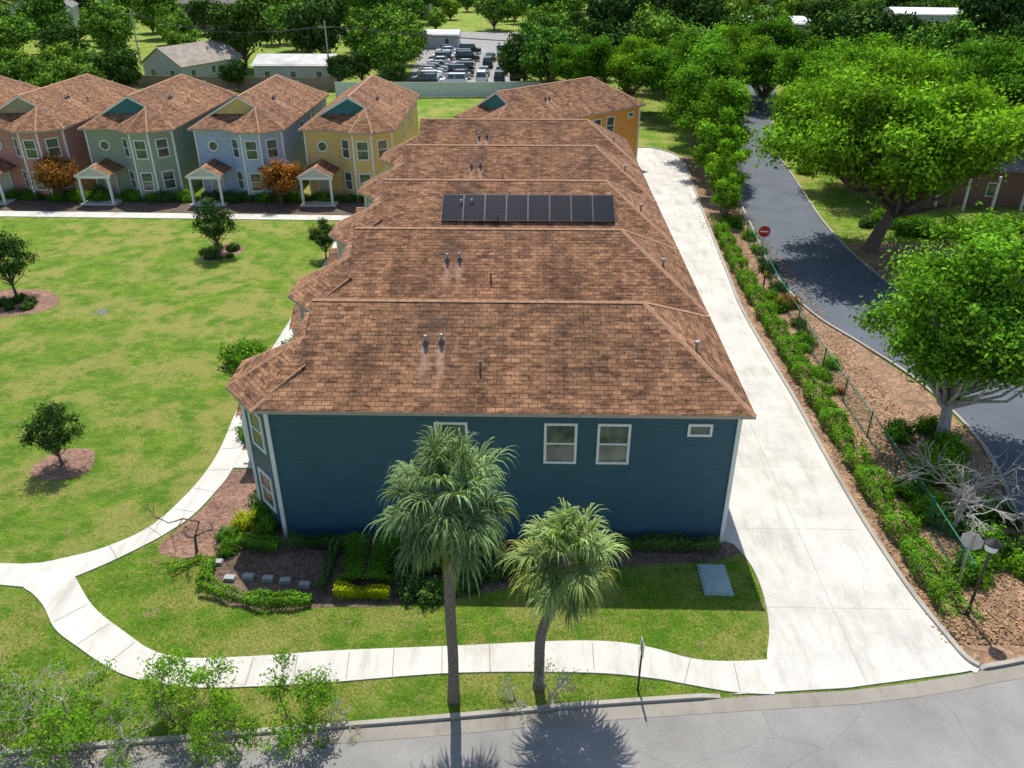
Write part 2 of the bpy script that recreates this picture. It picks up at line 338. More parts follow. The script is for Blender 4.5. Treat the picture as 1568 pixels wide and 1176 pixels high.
slab("mulch_bed",[(-14.3,31.5),(-12.8,33),(-12.8,70),(-14.3,70)],.009,M['mulch_dark'],.02)
def blobring(cx,cy,rx,ry,mat,z=.01):
    pts=[(cx+rx*math.cos(t)*(1+.12*math.sin(3*t+cx)),cy+ry*math.sin(t)*(1+.12*math.cos(2*t+cy))) for t in [i*math.pi/16 for i in range(32)]]
    slab("mulch_bed",pts,z,mat,.02)
blobring(-24.4,60.8,1.6,1.9,M['mulch_red']); blobring(-35.5,50.4,3.2,2.7,M['mulch_red']); blobring(-21.9,31.4,1.35,1.5,M['mulch_red'])
slab("parking_lot",[(-20,134),(-2,134),(0,215),(-26,215)],.01,M['lot'],.02)
slab("parking_lot",[(-60,215),(60,215),(60,228),(-60,228)],.012,M['lot'],.02)

# ------------------------------------------------------------------ townhouse
HW=4.06; L=18.1; EZ=6.35; P=.583; RZ=9.0
mats_tr=[M['white'],M['glass'],M['soffit'],M['garage'],M['door'],M['fascia']]
walls=MB(); 
bay=[(HW,0),(2.4,-1.5),(.7,-1.5),(-1.0,0)]
fp=[(-HW,0)]+bay[::-1]+[(HW,L),(-HW,L)]
for i in range(len(fp)):
    a=fp[i];b=fp[(i+1)%len(fp)]
    walls.face([(a[0],a[1],-.1),(b[0],b[1],-.1),(b[0],b[1],6.2),(a[0],a[1],6.2)])
walls.face([(-2.75,1.38,7.2),(2.75,1.38,7.2),(0,1.38,8.92)])
me_w=walls.mesh("walls",[M['white']])
roof=MB()
ey=-.45; k_=1.65; gx=4.5-k_; gz=EZ+k_*.583; gy=1.2
for s in (1,-1):
    pts=[(4.5*s,ey,EZ),(4.5*s,L+.45,EZ),(0,14.7,RZ),(0,gy,RZ),(gx*s,gy,gz)]
    roof.face(pts if s==1 else pts[::-1])
roof.face([(-4.5,L+.45,EZ),(0,14.7,RZ),(4.5,L+.45,EZ)][::-1])
roof.face([(-4.5,ey,EZ),(4.5,ey,EZ),(gx,gy+.2,gz+.11),(-gx,gy+.2,gz+.11)])
te=[(4.52,-.43),(2.62,-1.95),(.48,-1.95),(-1.25,-.43)]; ap=(1.55,1.19,8.06)
for a,b in zip(te[:-1],te[1:]): roof.face([(a[0],a[1],EZ+.004),ap,(b[0],b[1],EZ+.004)])
roof.face([(4.5,-.44,EZ+.006),(gx+.02,gy,gz+.01),ap])
px0,px1,pf,pe=-4.35,-1.05,-3.3,2.75; pc=(px0+px1)/2; pr=pe+.85
roof.face([(px0,pf,pe),(pc,pf+.0,pr),(pc,0,pr),(px0,0,pe)][::-1]); roof.face([(px1,pf,pe),(pc,pf,pr),(pc,0,pr),(px1,0,pe)])
def cap(a,b,wd=.12,h=.03):
    a=Vector(a);b=Vector(b);d=(b-a).normalized(); sd_=d.cross(Vector((0,0,1))).normalized()*wd
    t=Vector((0,0,h)); lo=Vector((0,0,h-.07))
    roof.face([a+t,b+t,b+sd_+lo,a+sd_+lo],1); roof.face([b+t,a+t,a-sd_+lo,b-sd_+lo],1)
cap((0,gy,RZ),(0,14.7,RZ)); cap((4.5,L+.45,EZ),(0,14.7,RZ)); cap((-4.5,L+.45,EZ),(0,14.7,RZ))
cap((4.5,ey,EZ),(gx,gy,gz)); cap((-4.5,ey,EZ),(-gx,gy,gz)); cap((te[1][0],te[1][1],EZ),ap); cap((te[2][0],te[2][1],EZ),ap)
cap((pc,pf,pr),(pc,0,pr))
me_r=roof.mesh("roof",[M['shingle'],M['cap']])
tr=MB()
per=[(-4.5,ey),(-1.25,ey)]+te[::-1][1:3]+[(4.5,ey),(4.5,L+.45),(-4.5,L+.45)]
for i in range(len(per)):
    a=per[i];b=per[(i+1)%len(per)]
    tr.face([(a[0],a[1],EZ-.15),(b[0],b[1],EZ-.15),(b[0],b[1],EZ-.008),(a[0],a[1],EZ-.008)],5)
tr.face([(p[0],p[1],EZ-.14) for p in per],2)
for s in (1,-1):
    tr.face([(0,gy-.02,RZ-.02),(0,gy-.02,RZ-.22),(gx*s*1.0,gy-.02,gz-.1),(gx*s,gy-.02,gz+.1-.02)],0)
    tr.face([(pc,pf-.02,pr),(pc,pf-.02,pr-.18),(pc+1.65*s,pf-.02,pe-.18),(pc+1.65*s,pf-.02,pe)],0)
tr.face([(px0+.1,pf+.15,pe),(px1-.1,pf+.15,pe),(pc,pf+.15,pr-.06)],2)
tr.box(px0+.1,px1-.1,pf+.1,pf+.3,pe-.3,pe-.01,0)
for x in (px0+.2,px1-.4): tr.box(x,x+.2,pf+.1,pf+.3,0,pe-.3,0)
tr.box(px0,px1,pf-.1,-.003,0,.12,2)
tr.box(pc-.5,pc+.5,-.06,0.03,.12,2.2,4); tr.box(pc-.62,pc-.5,-.08,0.03,.12,2.3,0); tr.box(pc+.5,pc+.62,-.08,0.03,.12,2.3,0)
for x,y in [(-HW,0),(HW,0),(HW,L),(-HW,L)]: tr.box(x-.08,x+.08,y-.08,y+.08,0,6.18,0)
for x,y in [(2.4,-1.5),(.7,-1.5)]: tr.box(x-.08,x+.08,y-.06,y+.06,0,6.18,0)
def window(c,n,wd,h,rail=True):
    n=Vector(n).normalized(); u=Vector((0,0,1)); r=u.cross(n).normalized(); c=Vector(c); f=.1
    tr.ob(c,r,u,n,wd/2-.001,h/2-.001,.0,.02,1)
    for sgn in (1,-1):
        tr.ob(c+r*sgn*(wd/2-f/2),r,u,n,f/2,h/2,-.01,.07,0)
        tr.ob(c+u*sgn*(h/2-f/2),r,u,n,wd/2-f,f/2,-.01,.065,0)
    if rail: tr.ob(c,r,u,n,wd/2-f,.035,-.01,.05,0)
for y in (11.32,13.37,7.1): window((HW,y,4.77),(1,0,0),1.28,1.85)
window((HW,16.64,5.45),(1,0,0),.94,.56,False)
for y in (5,9,13.4): window((-HW,y,4.77),(-1,0,0),1.1,1.6)
for a,b in zip(bay[:-1],bay[1:]):
    c=((a[0]+b[0])/2,(a[1]+b[1])/2); n=(-(b[1]-a[1]),(b[0]-a[0]),0)
    if n[1]>0: n=(-n[0],-n[1],0)
    for z in (1.75,4.7): window((c[0],c[1],z),n,1.15,1.75)
for r0,r1,d,mt in ((0,.38,.03,1),(.38,.52,.07,0)):
    N=20
    for i in range(N):
        t0,t1=2*math.pi*i/N,2*math.pi*(i+1)/N; q=lambda r_,t:( -2.5+r_*math.cos(t),-d,4.75+r_*math.sin(t))
        tr.face([q(r0,t0),q(r1,t0),q(r1,t1),q(r0,t1)] if r0>0 else [(-2.5,-d,4.75),q(r1,t0),q(r1,t1)],mt)
for x in (-1.9,1.9):
    tr.box(x-1.3,x+1.3,L-.02,L+.04,0,2.2,3); tr.box(x-1.4,x+1.4,L-.02,L+.06,2.2,2.32,0); window((x,L,4.7),(0,1,0),1.2,1.4)
me_t=tr.mesh("trim",mats_tr)
vt=MB()
def rz_(x): return RZ-abs(x)*P
for x,y,h in ((1.85,6.0,.32),(1.8,6.62,.32)):
    z=rz_(x); vt.tube([(x,y,z-.1),(x,y,z+h)],[.055,.055],8,0); vt.tube([(x,y,z+h-.06),(x,y,z+h+.05)],[.1,.07],8,0); vt.tube([(x,y,z-.1),(x,y,z+.12)],[.16,.1],8,1)
for x,y in ((2.85,8.2),): z=rz_(x); vt.tube([(x,y,z-.1),(x,y,z+.35)],[.045,.045],8,1)
vt.tube([(1.6,16.7,7.4),(1.6,16.7,7.95)],[.06,.06],8,0); vt.tube([(1.6,16.7,7.92),(1.6,16.7,8.02)],[.12,.1],8,0)
me_v=vt.mesh("vents",[M['metal'],M['boot']])
def townhouse(x,y,rz,color,name="townhouse"):
    e=empty(name,(x,y,0),rz)
    wo=obj("walls",me_w,parent=e); wo.material_slots[0].link='OBJECT'; wo.material_slots[0].material=color
    obj("roof",me_r,parent=e); obj("trim_windows",me_t,parent=e); obj("roof_vents",me_v,parent=e)
    return e
C={'navy':m_siding("siding_navy",(.032,.102,.150)),'tan':m_siding("siding_tan",(.50,.41,.29)),'yellow':m_siding("siding_yellow",(.74,.53,.20)),
'blue':m_siding("siding_blue",(.42,.52,.68)),'green':m_siding("siding_green",(.33,.39,.29)),'pink':m_siding("siding_pink",(.54,.26,.22)),'brown':m_siding("siding_brown",(.42,.34,.22)),'orange':m_siding("siding_orange",(.78,.34,.07)),'teal':m_siding("siding_teal",(.035,.19,.21))}
for i,cn in enumerate(['navy','pink','tan','green','yellow']):
    e=townhouse(-10,30.45+9.3*i,-math.pi/2,C[cn])
    if i==2:
        sp=MB(); x0,x1=1.15,2.95; sl_=Vector((1,0,-P)).normalized(); nn=Vector((P,0,1)).normalized(); ln=(x1-x0)/sl_.x
        for j in range(8):
            yc=5.5+1.275*j; c=Vector(((x0+x1)/2,yc,rz_((x0+x1)/2)))
            sp.ob(c,sl_,(0,1,0),nn,ln/2,.63,.08,.12,1); sp.ob(c,sl_,(0,1,0),nn,ln/2-.03,.605,.12,.124,0)
        obj("solar_panels",sp.mesh("solar_panels",[M['solar'],M['sframe']]),parent=e)
for i,cn in enumerate(['yellow','blue','green','pink','brown','tan']):
    e=townhouse(-16.8-10.25*i,76.5,0,C[cn])
    g=MB(); g.face([(-2.7,1.36,7.22),(2.7,1.36,7.22),(0,1.36,8.85)])
    obj("gable_panel",g.mesh("gable",[C[['teal','yellow','teal','brown','tan','teal'][i]]]),parent=e)
e=townhouse(-4.06,79.96,R(-45.5),C['orange'])
g=MB(); g.face([(-2.7,1.36,7.22),(2.7,1.36,7.22),(0,1.36,8.85)]); obj("gable_panel",g.mesh("gable",[C['teal']]),parent=e)

# ------------------------------------------------------------------ vegetation
def unit(a): return a/np.maximum(np.linalg.norm(a,axis=1,keepdims=True),1e-6)
def add_leaves(mesh_lists,cent,size,rng,outward=None,tone=None,aspect=.5):
    n=len(cent); d=rng.normal(size=(n,3))
    nr=unit(d*.9+(outward*1.2 if outward is not None else 0)+np.array([0,0,.35]))
    a=unit(np.cross(nr,rng.normal(size=(n,3)))); b=np.cross(nr,a)
    s=(size*rng.uniform(.6,1.4,size=(n,1)))
    q=np.stack([cent-a*s,cent+b*s*aspect,cent+a*s,cent-b*s*aspect],axis=1).reshape(-1,3)
    t=(tone if tone is not None else np.ones(n))*rng.uniform(.65,1.35,size=n)
    hue=rng.uniform(-.12,.12,size=n)
    c=np.stack([t*(1+hue),t,t*(1-hue),np.ones(n)],axis=1); c=np.repeat(c,4,axis=0)
    mesh_lists.append((q,c))
def veg_mesh(name,mb,leaves,mats,leafmat):
    nv=len(mb.v); V=[np.array(mb.v).reshape(-1,3)] if nv else []; Cc=[np.ones((nv,4))] if nv else []
    tot=0
    for q,c in leaves: V.append(q);Cc.append(c);tot+=len(q)//4
    V=np.concatenate(V);Cc=np.concatenate(Cc)
    loops=[i for f in mb.f for i in f]; starts=[];p=0
    for f in mb.f: starts.append(p);p+=len(f)
    loops=np.concatenate([np.array(loops,dtype=np.int32),np.arange(nv,nv+tot*4,dtype=np.int32)]) if loops else np.arange(tot*4,dtype=np.int32)
    starts=np.concatenate([np.array(starts,dtype=np.int32),p+4*np.arange(tot,dtype=np.int32)]).astype(np.int32)
    me=bpy.data.meshes.new(name); me.vertices.add(len(V)); me.vertices.foreach_set('co',V.astype(np.float32).ravel())
    me.loops.add(len(loops)); me.loops.foreach_set('vertex_index',loops)
    me.polygons.add(len(starts)); me.polygons.foreach_set('loop_start',starts)
    mi=np.concatenate([np.array(mb.m,dtype=np.int32),np.full(tot,leafmat,dtype=np.int32)]).astype(np.int32)
    me.polygons.foreach_set('material_index',mi)
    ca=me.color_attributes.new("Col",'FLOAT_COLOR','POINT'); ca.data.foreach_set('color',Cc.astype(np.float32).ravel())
    for m in mats: me.materials.append(m)
    me.update(calc_edges=True); me.validate(); return me
def tree_mesh(name,seed,h,cr,ch,nclump,nleaf,leaf,leafm,barkm,tr_r=.2,cr_c=.36,spread=.30,flat=.75):
    rng=np.random.default_rng(seed); mb=MB(); lv=[]
    cz=h-ch/2; base=h-ch
    bend=rng.normal(size=2)*.04*h
    top=Vector((bend[0],bend[1],base+ch*.35))
    mb.tube([(0,0,-.1),(bend[0]*.3,bend[1]*.3,base*.5),(bend[0]*.7,bend[1]*.7,base),tuple(top)],[tr_r*1.3,tr_r,tr_r*.85,tr_r*.5],8)
    cs=[]
    for i in range(nclump):
        for _ in range(30):
            d=rng.normal(size=3); d/=np.linalg.norm(d); rr=rng.uniform(.45,.9)
            p=np.array([d[0]*cr*rr,d[1]*cr*rr,cz+d[2]*ch/2*rr])
            if d[2]<-.3: p[2]=cz+d[2]*ch/2*.5
            if all(np.linalg.norm(p-q)>cr*spread for q in cs): break
        cs.append(p)
        s=Vector((bend[0]*.7,bend[1]*.7,base*rng.uniform(.75,1.15))); e=Vector(p); m=(s+e)/2+Vector(rng.normal(size=3)*cr*.06)+Vector((0,0,-.05*ch))
        mb.tube([s,m,e],[tr_r*.45,tr_r*.25,tr_r*.08],5)
        r=cr*cr_c*rng.uniform(.55,1.35); tone=rng.uniform(.65,1.3)
        nl=int(nleaf/nclump*(r/(cr*cr_c))**2)
        dd=unit(rng.normal(size=(nl,3))); rad=r*rng.uniform(.35,1.0,size=(nl,1))**.6*(1+.28*rng.normal(size=(nl,1)))
        lump=1+.25*np.sin(dd[:,:1]*7+i)*np.cos(dd[:,1:2]*8+2*i)+.18*np.sin(dd[:,2:3]*11+i)
        c=p+dd*rad*lump*np.array([1,1,flat])
        add_leaves(lv,c,leaf,rng,dd,np.full(nl,tone)*(0.6+.55*(dd[:,2]*.5+.5))*(.7+.5*(lump[:,0]>1)))  # crown shade put into leaf colour: hollows and undersides darker
    return veg_mesh(name,mb,lv,[barkm,leafm],1)
def place(name,me,x,y,rz=0,sc=1,parent=None,z=0): return obj(name,me,(x,y,z),rz,sc,parent)

big=tree_mesh("oak_big",3,13.8,9.4,10,86,74000,.165,M['leafo'],M['bark'],.45,.18,.16,.6)
mid=tree_mesh("tree_mid",11,11,4.3,9,60,60000,.10,M['leafo'],M['barkgrey'],.25,.25,.2,.65)
b1=tree_mesh("tree_b1",21,10,4.5,8,24,6000,.29,M['leafm'],M['bark'],.25,.33)
b2=tree_mesh("tree_b2",22,11,5,8.5,24,6000,.31,M['leafd'],M['bark'],.25,.33)
b3=tree_mesh("tree_b3",23,9,4,7.5,20,5500,.29,M['leafbm'],M['bark'],.25,.34)
s1=tree_mesh("tree_s1",27,10,4.6,8,40,20000,.155,M['leaf'],M['bark'],.25,.26,.24,.65)
slim=tree_mesh("tree_slim",24,9,2.6,8.2,26,14000,.13,M['leaf'],M['bark'],.14,.34)
slimb=tree_mesh("tree_slimb",25,7,2.0,6.2,22,9000,.11,M['leafb'],M['bark'],.10,.34)
sm=tree_mesh("holly",31,3.6,1.35,2.9,26,5500,.06,M['leafd'],M['bark'],.07,.28)
redt=tree_mesh("red_tree",33,4.0,1.9,3.3,20,7000,.09,M['leafr'],M['bark'],.08,.34)
place("oak_tree",big,27.2,62.3,.4,1.04)
place("oak_tree",big,33,80,3.3,.78)
place("oak_tree",big,45,84,2.2,.95); place("oak_tree",big,38,94,1.2,.9); place("oak_tree",big,53,60,4,.9); place("oak_tree",big,56,86,5,.95)
place("shade_tree",mid,20.6,34.2,0,(1.15,1.15,1.06))
for x,y,me,s in [(33.5,99,s1,.95),(37,112,s1,1.1),(45,104,s1,1.1),(50,97,b1,1.2),(56,120,b1,1.2),(47,128,b2,1.2),(60,90,b2,1.1),
   (24,128,b1,1.0),(19,114,s1,1.05),(14.5,121,s1,1),(22,120,s1,1.),(8,124,s1,1),(3,130,b1,.95),(12,133,b2,1),(20,138,b1,1.1),(28,136,b3,1.1),(-1,135,b2,.8),(37,133,s1,1.2),(30,128,s1,1.1),(26,117,s1,.8),(33,122,s1,.9)]:
    place("street_tree",me,x,y,random.random()*6,s)
for x,y,s in [(19.8,101,1.35),(18.6,92,1.2),(18.6,84,1.15),(20.8,108,1.4),(19.6,88,.95)]:
    place("slender_tree",slim,x,y,random.random()*6,(s*1.05,s*1.05,s))
for x,y,s in [(17.9,77.5,1.2),(17.5,72.8,.95),(17,68.8,.65),(19.2,80,1.1)]: place("slender_tree",slimb,x,y,random.random()*6,s)
place("holly_tree",sm,-24.4,60.4,0,1.25); place("holly_tree",sm,-35.6,51.6,1,1.35); place("holly_tree",sm,-22,31.3,2,.95)
place("holly_tree",sm,-15.7,59.5,3,.9); place("red_bush",redt,-44.1,74.6,0,1.15); place("red_bush",redt,-23,73.6,2,1.1)
def bare_mesh(name,seed,h,r,n,col,leafs=0,leafm=None,lsize=.07,r0=.06):
    rng=np.random.default_rng(seed); mb=MB(); lv=[]; ends=[]
    def grow(p,d,l,rad,lev):
        q=p+d*l*.5+Vector(rng.normal(size=3)*l*.08); e=q+(d+Vector(rng.normal(size=3)*.25)).normalized()*l*.5
        mb.tube([p,q,e],[rad,rad*.8,rad*.6],5 if lev<2 else 3,0,False)
        if lev>=4: ends.append(e);return
        for _ in range(n):
            nd=(d*.9+Vector(rng.normal(size=3)*.55)+Vector((0,0,.1))); nd.x*=1+r;nd.y*=1+r; nd.normalize()
            grow(e if rng.random()<.6 else q,nd,l*rng.uniform(.6,.85),max(rad*.55,.007),lev+1)
        if lev>=2: ends.append(e)
    grow(Vector((0,0,-.05)),Vector((.03,0,1)),h*.36,r0,0)
    if leafs and ends:
        E=np.array([tuple(e) for e in ends]); 
        sel=E[rng.integers(0,len(E),max(8,len(E)//3))]; idx=rng.integers(0,len(sel),leafs); c=sel[idx]+rng.normal(size=(leafs,3))*.13
        add_leaves(lv,c,lsize,rng)
    return veg_mesh(name,mb,lv,[col,leafm or M['leaf']],1)
bt1=bare_mesh("bare1",5,3.8,.5,4,M['barkgrey'],r0=.11); bt2=bare_mesh("bare2",6,3.8,.6,4,M['barkgrey'],2600,M['leafb'],.052)
bt3=bare_mesh("bare3",8,3.2,.4,4,M['bark'],3600,M['leafb'],.055,.045)
bt4=bare_mesh("bare4",9,2,.6,4,M['barkgrey'],400,M['leaf'],.04)
bt5=bare_mesh("bare5",12,3.6,.1,3,M['bark'],60,M['leafr'],.05,.07)
place("bare_tree",bt5,-13.4,25.3,0,1); place("bare_tree",bt1,17.9,27.2,.5,1.05); place("bare_tree",bare_mesh("bare1b",15,4.4,.4,4,M['barkgrey'],r0=.12),18.8,28.4,2,1.1)
place("young_tree",bt2,-14.6,16.8,0,1.0); place("young_tree",bt2,-16.0,16.1,2,1.05); place("young_tree",bt3,-13.0,15.6,1,.9); place("young_tree",bt2,-12.2,16.2,4,.7)
place("young_tree",bt3,-10.6,16.9,0,1.0); place("young_tree",bt3,-9.0,16.4,2,.8); place("young_tree",bt3,-7.5,17.0,4,1.0)
place("bare_shrub",bt4,.85,17.9,0,.9); place("bare_shrub",bt4,-5.6,17.2,2,.6); place("bare_shrub",bt4,-.3,18.3,2,.5)
def shrub_mesh(name,seed,leafm,n=1500,leaf=.055,flat=.7,r=.5):
    rng=np.random.default_rng(seed); lv=[]; mb=MB()
    for i in range(6): a=rng.uniform(0,6.28); mb.tube([(0,0,0),(.25*math.cos(a)*r,.25*math.sin(a)*r,r*.4),(.7*math.cos(a)*r,.7*math.sin(a)*r,r*flat*1.2)],[.02,.015,.006],4)
    dd=unit(rng.normal(size=(n,3))); dd[:,2]=np.abs(dd[:,2])*1.0
    lump=1+.35*np.sin(dd[:,0]*5+seed)*np.cos(dd[:,1]*6)+.18*rng.normal(size=n)
    c=dd*(r*lump*rng.uniform(.45,1,size=n)**.5)[:,None]; c[:,2]=c[:,2]*flat*1.6+.03
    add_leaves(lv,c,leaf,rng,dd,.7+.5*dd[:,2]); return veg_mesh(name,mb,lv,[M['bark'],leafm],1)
sh={'d':shrub_mesh("shrub_d",1,M['leafd']),'g':shrub_mesh("shrub_g",2,M['leaf']),'b':shrub_mesh("shrub_b",3,M['leafb']),'y':shrub_mesh("shrub_y",4,M['leafy'],2200,.045),'r':shrub_mesh("shrub_r",5,M['leafr'])}
def shrub(x,y,k,s,nm="shrub"): place(nm,sh[k],x,y,random.random()*6,(s*random.uniform(.8,1.2),s*random.uniform(.8,1.2),s*random.uniform(.8,1.1)))
shrub(-11.9,27.0,'y',1.15); shrub(-11.2,27.5,'g',1.2)
for x,y,k,s in [(-11.3,28.6,'d',1.5),(-10.9,26.7,'g',1.0),(-12.4,26.2,'g',.8),(-12.1,25.3,'g',.9),(-11.5,31,'g',1.2),(-12.3,32.2,'g',1.3),(-12.2,35.6,'g',1.3),
  (-4.3,23.2,'d',1.1),(-3.6,22.9,'d',1.0),(-2.9,23.3,'g',.9),(-4.6,24.2,'d',1.4),(-3.4,24.6,'d',1.2),(-2.2,23.6,'d',1.0),(-1.2,24.2,'d',.9),(-.3,24.6,'g',.9),(.8,24.9,'d',1.0),(-1.8,25.4,'d',1.1),(1.8,25.2,'d',.8),(2.6,25.3,'d',1),
  (-16.5,41.6,'g',2.3),(-15.9,40.9,'g',1.6),(-16.6,43.3,'g',1.4)]: shrub(x,y,k,s)
for i in range(60):
    x=-61+i*.8+random.uniform(-.2,.2); 
    shrub(x,75.2+random.uniform(-.6,.6),random.choice('ddgg'),random.uniform(.9,1.7))
for i in range(22): shrub(-13.4+random.uniform(-.5,.5),34+i*1.6,random.choice('dg'),random.uniform(.9,1.6))
for i in range(34):
    y=random.uniform(38,70); shrub(random.uniform(16.6,17.8)+(.6 if y>55 else 0),y,random.choice('ggbr' if i%3 else 'dg'),random.uniform(.5,1.3))
for i in range(34): shrub(random.uniform(17.2,20.8),random.uniform(24,36),random.choice('dgb'),random.uniform(.5,1.7))
for i in range(60):
    shrub(random.uniform(29,45),random.uniform(65,70) if i%2 else random.uniform(86,100),random.choice('dgg'),random.uniform(1,2.4))
for i in range(40): shrub(random.uniform(31,46),random.uniform(22,62),random.choice('dgg'),random.uniform(1.5,3))
for i in range(30): shrub(-24.4+random.uniform(-1.2,1.2) if i<12 else -35.3+random.uniform(-2.6,2.6),(60.2 if i<12 else 50.2)+random.uniform(-1.3,1.3),'d',random.uniform(.5,.9))
def hedge(name,path,wd,h,n,leaf,leafm,seed=0,gap=.25):
    rng=np.random.default_rng(seed); P_=np.array(path,float); seg=np.linalg.norm(np.diff(P_,axis=0),axis=1); cum=np.concatenate([[0],np.cumsum(seg)])
    t=rng.uniform(0,cum[-1],n); ix=np.clip(np.searchsorted(cum,t)-1,0,len(seg)-1); f=(t-cum[ix])/seg[ix]; c=P_[ix]*(1-f[:,None])+P_[ix+1]*f[:,None]
    tg=(P_[ix+1]-P_[ix])/seg[ix][:,None]; nrm=np.stack([-tg[:,1],tg[:,0]],1)
    a=rng.uniform(0,math.pi,n); ex=np.sign(np.cos(a))*np.abs(np.cos(a))**.5; ez=np.abs(np.sin(a))**.5
    rad=rng.uniform(.6,1.02,n)**.5; lump=1+.15*np.sin(t*2.3+seed)+.12*np.sin(t*5.1)+.09*rng.normal(size=n)
    off=ex*wd/2*rad*lump; z=ez*h*rad*lump+.03
    cc=np.stack([c[:,0]+nrm[:,0]*off,c[:,1]+nrm[:,1]*off,z],1)
    keep=rng.uniform(size=n)>gap*(np.sin(t*1.1+seed)+.4*np.sin(t*2.9)>.9)
    o=np.stack([nrm[:,0]*ex,nrm[:,1]*ex,ez],1)
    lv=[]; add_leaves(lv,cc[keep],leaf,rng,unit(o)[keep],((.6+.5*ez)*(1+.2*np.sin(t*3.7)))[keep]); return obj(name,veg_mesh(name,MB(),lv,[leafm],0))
hedge("hedge",[(15.8,21.6),(15.75,24.2),(15.65,28),(15.6,37.7),(15.6,47.7),(15.7,56.8),(16.3,68.4)],1.1,.8,56000,.055,M['leaf'],1,.85)
hedge("hedge",[(-9.8,25.7),(-7.7,25.7)],.5,.5,2500,.045,M['leafd'],2)
hedge("hedge",[(3.6,25.9),(7.9,25.9)],.6,.5,4500,.045,M['leafd'],3)
hedge("hedge",[(-12.6,24.6),(-12.3,23.2),(-11,22.6),(-9.6,22.35),(-8,22.5)],.55,.45,6000,.045,M['leaf'],4,.5)
hedge("hedge",[(-11.8,25.8),(-10,25.4)],.5,.45,2500,.045,M['leaf'],5,.5)
hedge("hedge",[(-7.7,25.8),(-7.75,22.9)],.35,.5,2500,.045,M['leafd'],6)
hedge("hedge",[(-6.25,25.9),(-6.15,23.3)],1.9,.55,16000,.04,M['leaf'],7,0)
hedge("hedge",[(-7.2,22.85),(-5.1,22.85)],.4,.5,4500,.04,M['leafy'],8,0)  # sunlit front of the hedge box, sunlight put into a yellower leaf colour
hedge("hedge",[(-14,24.0),(-12.9,24.9)],.4,.25,500,.045,M['leaf'],9,.5)
def palm_mesh(name,seed,trunk,rad,nl,L1=1.05,L2=1.15):
    rng=np.random.default_rng(seed); mb=MB(); top=Vector(trunk[-1]); pts=[];rr=[]
    sp=smooth([(p[0],p[2]) for p in trunk],6); sp2=smooth([(p[1],p[2]) for p in trunk],6)
    for a,b in zip(sp,sp2): pts.append((a[0],b[0],a[1]))
    for i in range(len(pts)): t=i/(len(pts)-1); rr.append(rad*(1.35-.35*min(1,t*6)) if t<.8 else rad*(1+.5*(t-.8)*5))
    mb.tube(pts,rr,12)
    V=[];Cc=[]
    for i in range(nl):
        f=i/nl; elev=math.radians(80-150*f**1.12+rng.normal()*10); az_=i*2.39996+rng.normal()*.25
        d=np.array([math.cos(az_)*math.cos(elev),math.sin(az_)*math.cos(elev),math.sin(elev)])
        dead=f>.93; s=rng.uniform(.8,1.12)*(1-.15*(f>.75))*(.82 if f<.2 else 1)
        p0=np.array(top)+np.array([0,0,-.6*f+.1]); l1=L1*s
        p1=p0+d*l1*.5; dd=d+np.array([0,0,-.22]); dd/=np.linalg.norm(dd); p2=p1+dd*l1*.5
        mb.tube([p0,p1,p2],[.028,.022,.012],4,1,False)
        side=np.cross(dd,[0,0,1.]); side/=max(np.linalg.norm(side),1e-3); upn=np.cross(side,dd)
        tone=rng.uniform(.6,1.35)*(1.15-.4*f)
        col=np.array([1.0,1.0,1.0])*tone if not dead else np.array([1.6,1.1,.8])*.7
        if f>.5 and not dead and rng.random()<.25: col=np.array([1.5,1.25,.75])*.85
        ns=30; L_=L2*s
        for j in range(ns):
            u_=(j/(ns-1)-.5)*2; th_=u_*math.radians(112)
            along=.42*(1-abs(u_))
            costa=p2+dd*along+np.array([0,0,-.28*along**1.5*2])-dd*.18
            q=dd*math.cos(th_)+side*math.sin(th_)+upn*(.30-.30*abs(th_)/2)+rng.normal(size=3)*.09; q/=np.linalg.norm(q)
            ll=L_*(.66+.22*math.cos(th_))*rng.uniform(.75,1.12); wv=np.cross(q,upn); wv/=max(np.linalg.norm(wv),1e-3); wv=wv*.025+upn*rng.uniform(-.018,.018)
            a=costa; g=q.copy(); pp=[a]; K=5; dr=rng.uniform(.85,1.6)
            for k2 in range(K):
                a=a+g*ll/K; pp.append(a); g=g+np.array([0,0,(-.12-.26*k2)*dr]); g/=np.linalg.norm(g)
            wd=[.4,1.0,.9,.65,.4,.05]
            for k2 in range(K):
                V+= [pp[k2]-wv*wd[k2],pp[k2]+wv*wd[k2],pp[k2+1]+wv*wd[k2+1],pp[k2+1]-wv*wd[k2+1]]
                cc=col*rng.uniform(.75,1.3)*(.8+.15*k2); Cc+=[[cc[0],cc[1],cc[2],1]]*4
    for i in range(40):
        a_=rng.uniform(0,6.28); z_=top.z-rng.uniform(.3,1.5); el_=rng.uniform(-.6,.8); l_=rng.uniform(.25,.7); tp_=Vector((top.x-.05,top.y,z_))
        o_=Vector((math.cos(a_)*math.cos(el_),math.sin(a_)*math.cos(el_),math.sin(el_))); mb.tube([tp_+o_*.12,tp_+o_*(.12+l_)],[.035,.012],4,0)
    return veg_mesh(name,mb,[(np.array(V),np.array(Cc))],[M['palmbark'],M['palm']],1)
place("palm_tree",palm_mesh("palm1",1,[(0,0,-.1),(.05,0,2),(.02,.1,4),(.1,.1,6.2),(.15,.15,8.35)],.17,92,1.22,1.22),-2.3,18.2)
place("palm_tree",palm_mesh("palm2",2,[(0,0,-.1),(.0,0,1),(.05,.05,2.4),(.45,.15,3.8),(.75,.2,5.6)],.17,74,1.02,1.14),.5,18.8)
rng=np.random.default_rng(5); n=60000
gx_=rng.uniform(-19,9,n); gy_=rng.uniform(15.2,25,n); 
